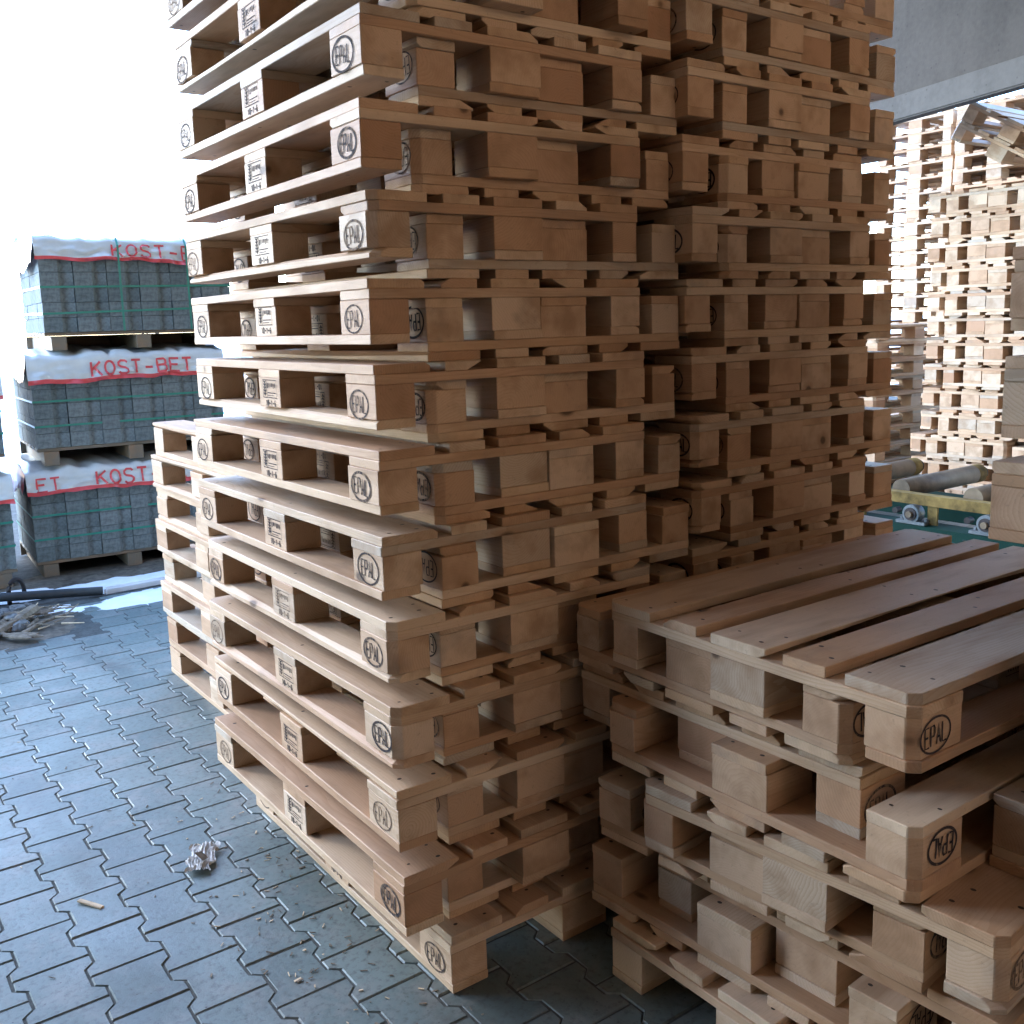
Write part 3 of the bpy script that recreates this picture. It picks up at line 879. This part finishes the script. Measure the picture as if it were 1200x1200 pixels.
def stick(name, label, cat, pts, rads, mat, group=None, n=8, seed=0):
    rs = random.Random(seed)
    P = []
    for a, b in zip(pts, pts[1:]):
        for k in range(4):
            P.append(Vector(a).lerp(Vector(b), k / 4) + Vector((rs.uniform(-1, 1), rs.uniform(-1, 1), rs.uniform(-.4, .6))) * rads[0] * .25)
    P.append(Vector(pts[-1]))
    m = len(P) - 1
    rr_ = [(rads[0] + (rads[1] - rads[0]) * i / m) * rs.uniform(.8, 1.15) for i in range(m + 1)]
    mb = MB(); mb.tube(P, rr_, n)
    return tag(link(name, mb.mesh(name, [mat], False)), label, cat, group)
stick('driftwood', 'longest split root lying across the soil heap at the left', 'wood', [(-.34, 3.62, .03), (-.16, 3.78, .05), (-.03, 4.0, .05)], (.022, .03), M_bark, None, 7, 3)
stick('driftwood', 'thin forked root end on the soil heap beside the longest root', 'wood', [(-.17, 3.60, .03), (-.03, 3.74, .04), (.08, 3.80, .04)], (.014, .008), M_bark, None, 7, 5)
for k in range(26):
    x, y = rn.uniform(-.5, .05), rn.uniform(3.56, 4.12)
    q = rn.uniform(.03, .075)
    lump('bark_piece', 'flat torn bark piece lying in the soil heap at the left paving edge', 'bark', (x, y, .03), (q * 1.5, q * rn.uniform(.3, .6), q * .22), k * 2.3 + 1, M_bark, 'bark pieces in the soil heap')
for k in range(46):
    x, y, a = rn.uniform(-.55, .1), rn.uniform(3.58, 4.1), rn.uniform(-.9, 1.1)
    l = rn.uniform(.05, .2)
    stick('twig', 'thin grey wood strip scattered on the soil heap', 'twig', [(x, y, .045), (x + l * math.cos(a), y + l * math.sin(a), .05)], (rn.uniform(.003, .007), .003), M_bark if k % 3 else M_chip, 'wood strips on the soil heap', 5, k)
mb = MB(); mb.tube([(-.75, 4.55, .05), (-.146, 4.394, .055), (.389, 4.233, .03)], .026, 14)
tag(link('pipe', mb.mesh('pipe', [M_pipe], True)), 'dark pipe lying between the soil heap and the snow', 'pipe')
mb = MB(); mb.tube([(-.04 + .045 * math.cos(a * PI / 12), 4.47 + .02 * math.cos(a * PI / 12), .055 + .075 * math.sin(a * PI / 12)) for a in range(13)], .013, 10)
mb.tube([(-.085, 4.45, -.02), (-.085, 4.45, .055)], .013, 10); mb.tube([(.005, 4.49, -.02), (.005, 4.49, .055)], .013, 10)
tag(link('iron_loop', mb.mesh('iron_loop', [M_rust], True)), 'dark iron lifting loop standing behind the pipe at the left', 'loop')
mb = MB(); mb.box(-.01, 0, -.02, .9, .055, .035)
tag(link('kerb_stone', mb.mesh('kerb_stone', [M_snow], bevel=.012), None, (.42, 4.28, 0), (0, 0, R_(3))), 'snow-crusted kerb strip along the far paving edge', 'kerb')
# plastic scrap: a crumpled sheet
mb = MB(); n = 30; vs = []
for j in range(n):
    for i in range(n):
        u, v = i / (n - 1) - .5, j / (n - 1) - .5
        z = .012 + .020 * abs(noise.noise(Vector((u * 5, v * 9, 2)))) + .02 * max(0, .3 - abs(v)) + .007 * noise.noise(Vector((u * 14, v * 19, 8)))
        vs.append((u * .15 * (1 + .3 * noise.noise(Vector((v * 4, 1, 1)))), v * .075 * (1 + .5 * noise.noise(Vector((u * 4, 5, 1)))), z))
mb.add(vs, [(j * n + i, j * n + i + 1, (j + 1) * n + i + 1, (j + 1) * n + i) for j in range(n - 1) for i in range(n - 1)])
sc_ = link('film_scrap', mb.mesh('film_scrap', [M_scrap], True), None, (-.185, .845, 0), (0, 0, R_(62)))
tag(sc_, 'crumpled dirty white film scrap lying alone on the paving', 'litter')
lf = MB(); lf.add([(-.05, -.012, .03), (-.015, -.022, .02), (.0, .0, .034), (-.03, .014, .046)], [(0, 1, 2, 3)])
link('brown_lining', lf.mesh('brown_lining', [M_bark]), sc_)
me = plank(.085, .014, .006, 401, mats=[M_chip], name='wood_chip', seg=3)
tag(link('wood_chip', me, None, (-.505, .815, .005), (.05, .03, R_(-58 + 90))), 'pale wood chip, longest splinter on the left paving', 'wood chip')
me = plank(.05, .011, .005, 402, mats=[M_chip], name='wood_chip', seg=3)
tag(link('wood_chip', me, None, (-.62, 1.75, .005), (0, .05, R_(40))), 'small pale wood chip far left on the paving', 'wood chip')
mb = MB()
for k in range(190):
    q = rn.random()
    if q < .62: x, y = rn.gauss(-.05, .075), rn.uniform(-.6, 1.3)
    elif q < .8: x, y = rn.gauss(-.16, .08), rn.gauss(.38, .16)
    else: x, y = rn.uniform(-1.0, .2), rn.uniform(-.4, 3.2)
    l, w, a = rn.uniform(.002, .010), rn.uniform(.0006, .0015), rn.uniform(0, PI)
    if rn.random() < .15: l, w = rn.uniform(.004, .009), rn.uniform(.0015, .003)
    mb.box(-l, -w, 0, l, w, .0018, rn.choice((0, 1, 1)), Matrix.Translation((x, y, .0018)) @ Matrix.Rotation(a, 4, 'Z') @ Matrix.Rotation(rn.uniform(-.15, .15), 4, 'Y'))
struct(link('splinters', mb.mesh('splinters', [M_chip, M_bark])), 'stuff')

# ------------------------------------------------------------------ bare tree far behind
tr = thing('bare_tree', 'faint leafless tree far behind the paving bundles', 'tree', (9.7, 33, -.05))
rt = random.Random(8)
tk, tw = MB(), MB()
def grow(mb, p, d, l, r, lev):
    pts = [p]
    for k in range(3):
        d = (d + Vector((rt.uniform(-.2, .2), rt.uniform(-.2, .2), rt.uniform(-.05, .15)))).normalized()
        pts.append(pts[-1] + d * l / 3)
    mb.tube(pts, [r, r * .88, r * .76, r * .62], 6)
    if lev < 4:
        for k in range(3 if lev else 5):
            i = rt.choice((1, 2, 3))
            a = rt.uniform(0, 2 * PI)
            nd = (d * .8 + Vector((math.cos(a), math.sin(a), rt.uniform(.0, .6))) * .75).normalized()
            grow(tw, pts[i], nd, l * rt.uniform(.55, .75), r * .5, lev + 1)
grow(tk, Vector((0, 0, 0)), Vector((0, 0, 1)), 2.6, .09, 0)
link('trunk', tk.mesh('trunk', [M_bark]), tr); link('crown', tw.mesh('crown', [M_bark]), tr)

# ------------------------------------------------------------------ light, sky, camera
SUN_AZ, SUN_EL = 116.0, 31.0
w = bpy.data.worlds.new('World'); scene.world = w; w.use_nodes = True
nt = w.node_tree
sky = nt.nodes.new('ShaderNodeTexSky'); sky.sky_type = 'NISHITA'; sky.sun_disc = False
sky.sun_elevation = R_(SUN_EL); sky.sun_rotation = R_(90 - SUN_AZ)
sky.air_density = 1.0; sky.dust_density = .45; sky.ozone_density = 3.5; sky.altitude = 100
bg = nt.nodes['Background']; bg.inputs['Strength'].default_value = 1.9
nt.links.new(sky.outputs[0], bg.inputs['Color'])
sl = bpy.data.lights.new('sun', 'SUN'); sl.energy = .9; sl.angle = R_(12); sl.color = (1, .93, .84)
so = bpy.data.objects.new('sun', sl); COL.objects.link(so)
sd = Vector((math.cos(R_(SUN_AZ)) * math.cos(R_(SUN_EL)), math.sin(R_(SUN_AZ)) * math.cos(R_(SUN_EL)), math.sin(R_(SUN_EL))))
so.rotation_euler = sd.to_track_quat('Z', 'Y').to_euler(); so.location = sd * 30

cam = bpy.data.cameras.new('camera'); co = bpy.data.objects.new('camera', cam); COL.objects.link(co)
Rv, Uv, Fv = Vector((.806633, -.590375, -.028282)), Vector((.116103, .111352, .986976)), Vector((.579537, .799411, -.158365))
m = Matrix((( Rv.x, Uv.x, -Fv.x, -1.0243), (Rv.y, Uv.y, -Fv.y, -1.9237), (Rv.z, Uv.z, -Fv.z, 1.5417), (0, 0, 0, 1)))
co.matrix_world = m
cam.sensor_width = 36; cam.lens = 1169.39 / 1200 * 36
cam.shift_y = -(600 - 566.69) / 1200
cam.clip_start = .05; cam.clip_end = 3000
scene.camera = co
scene.view_settings.view_transform = 'Standard'
scene.view_settings.look = 'None'
scene.view_settings.exposure = 0
scene.cycles.max_bounces = 6
scene.cycles.diffuse_bounces = 4
scene.cycles.use_denoising = True
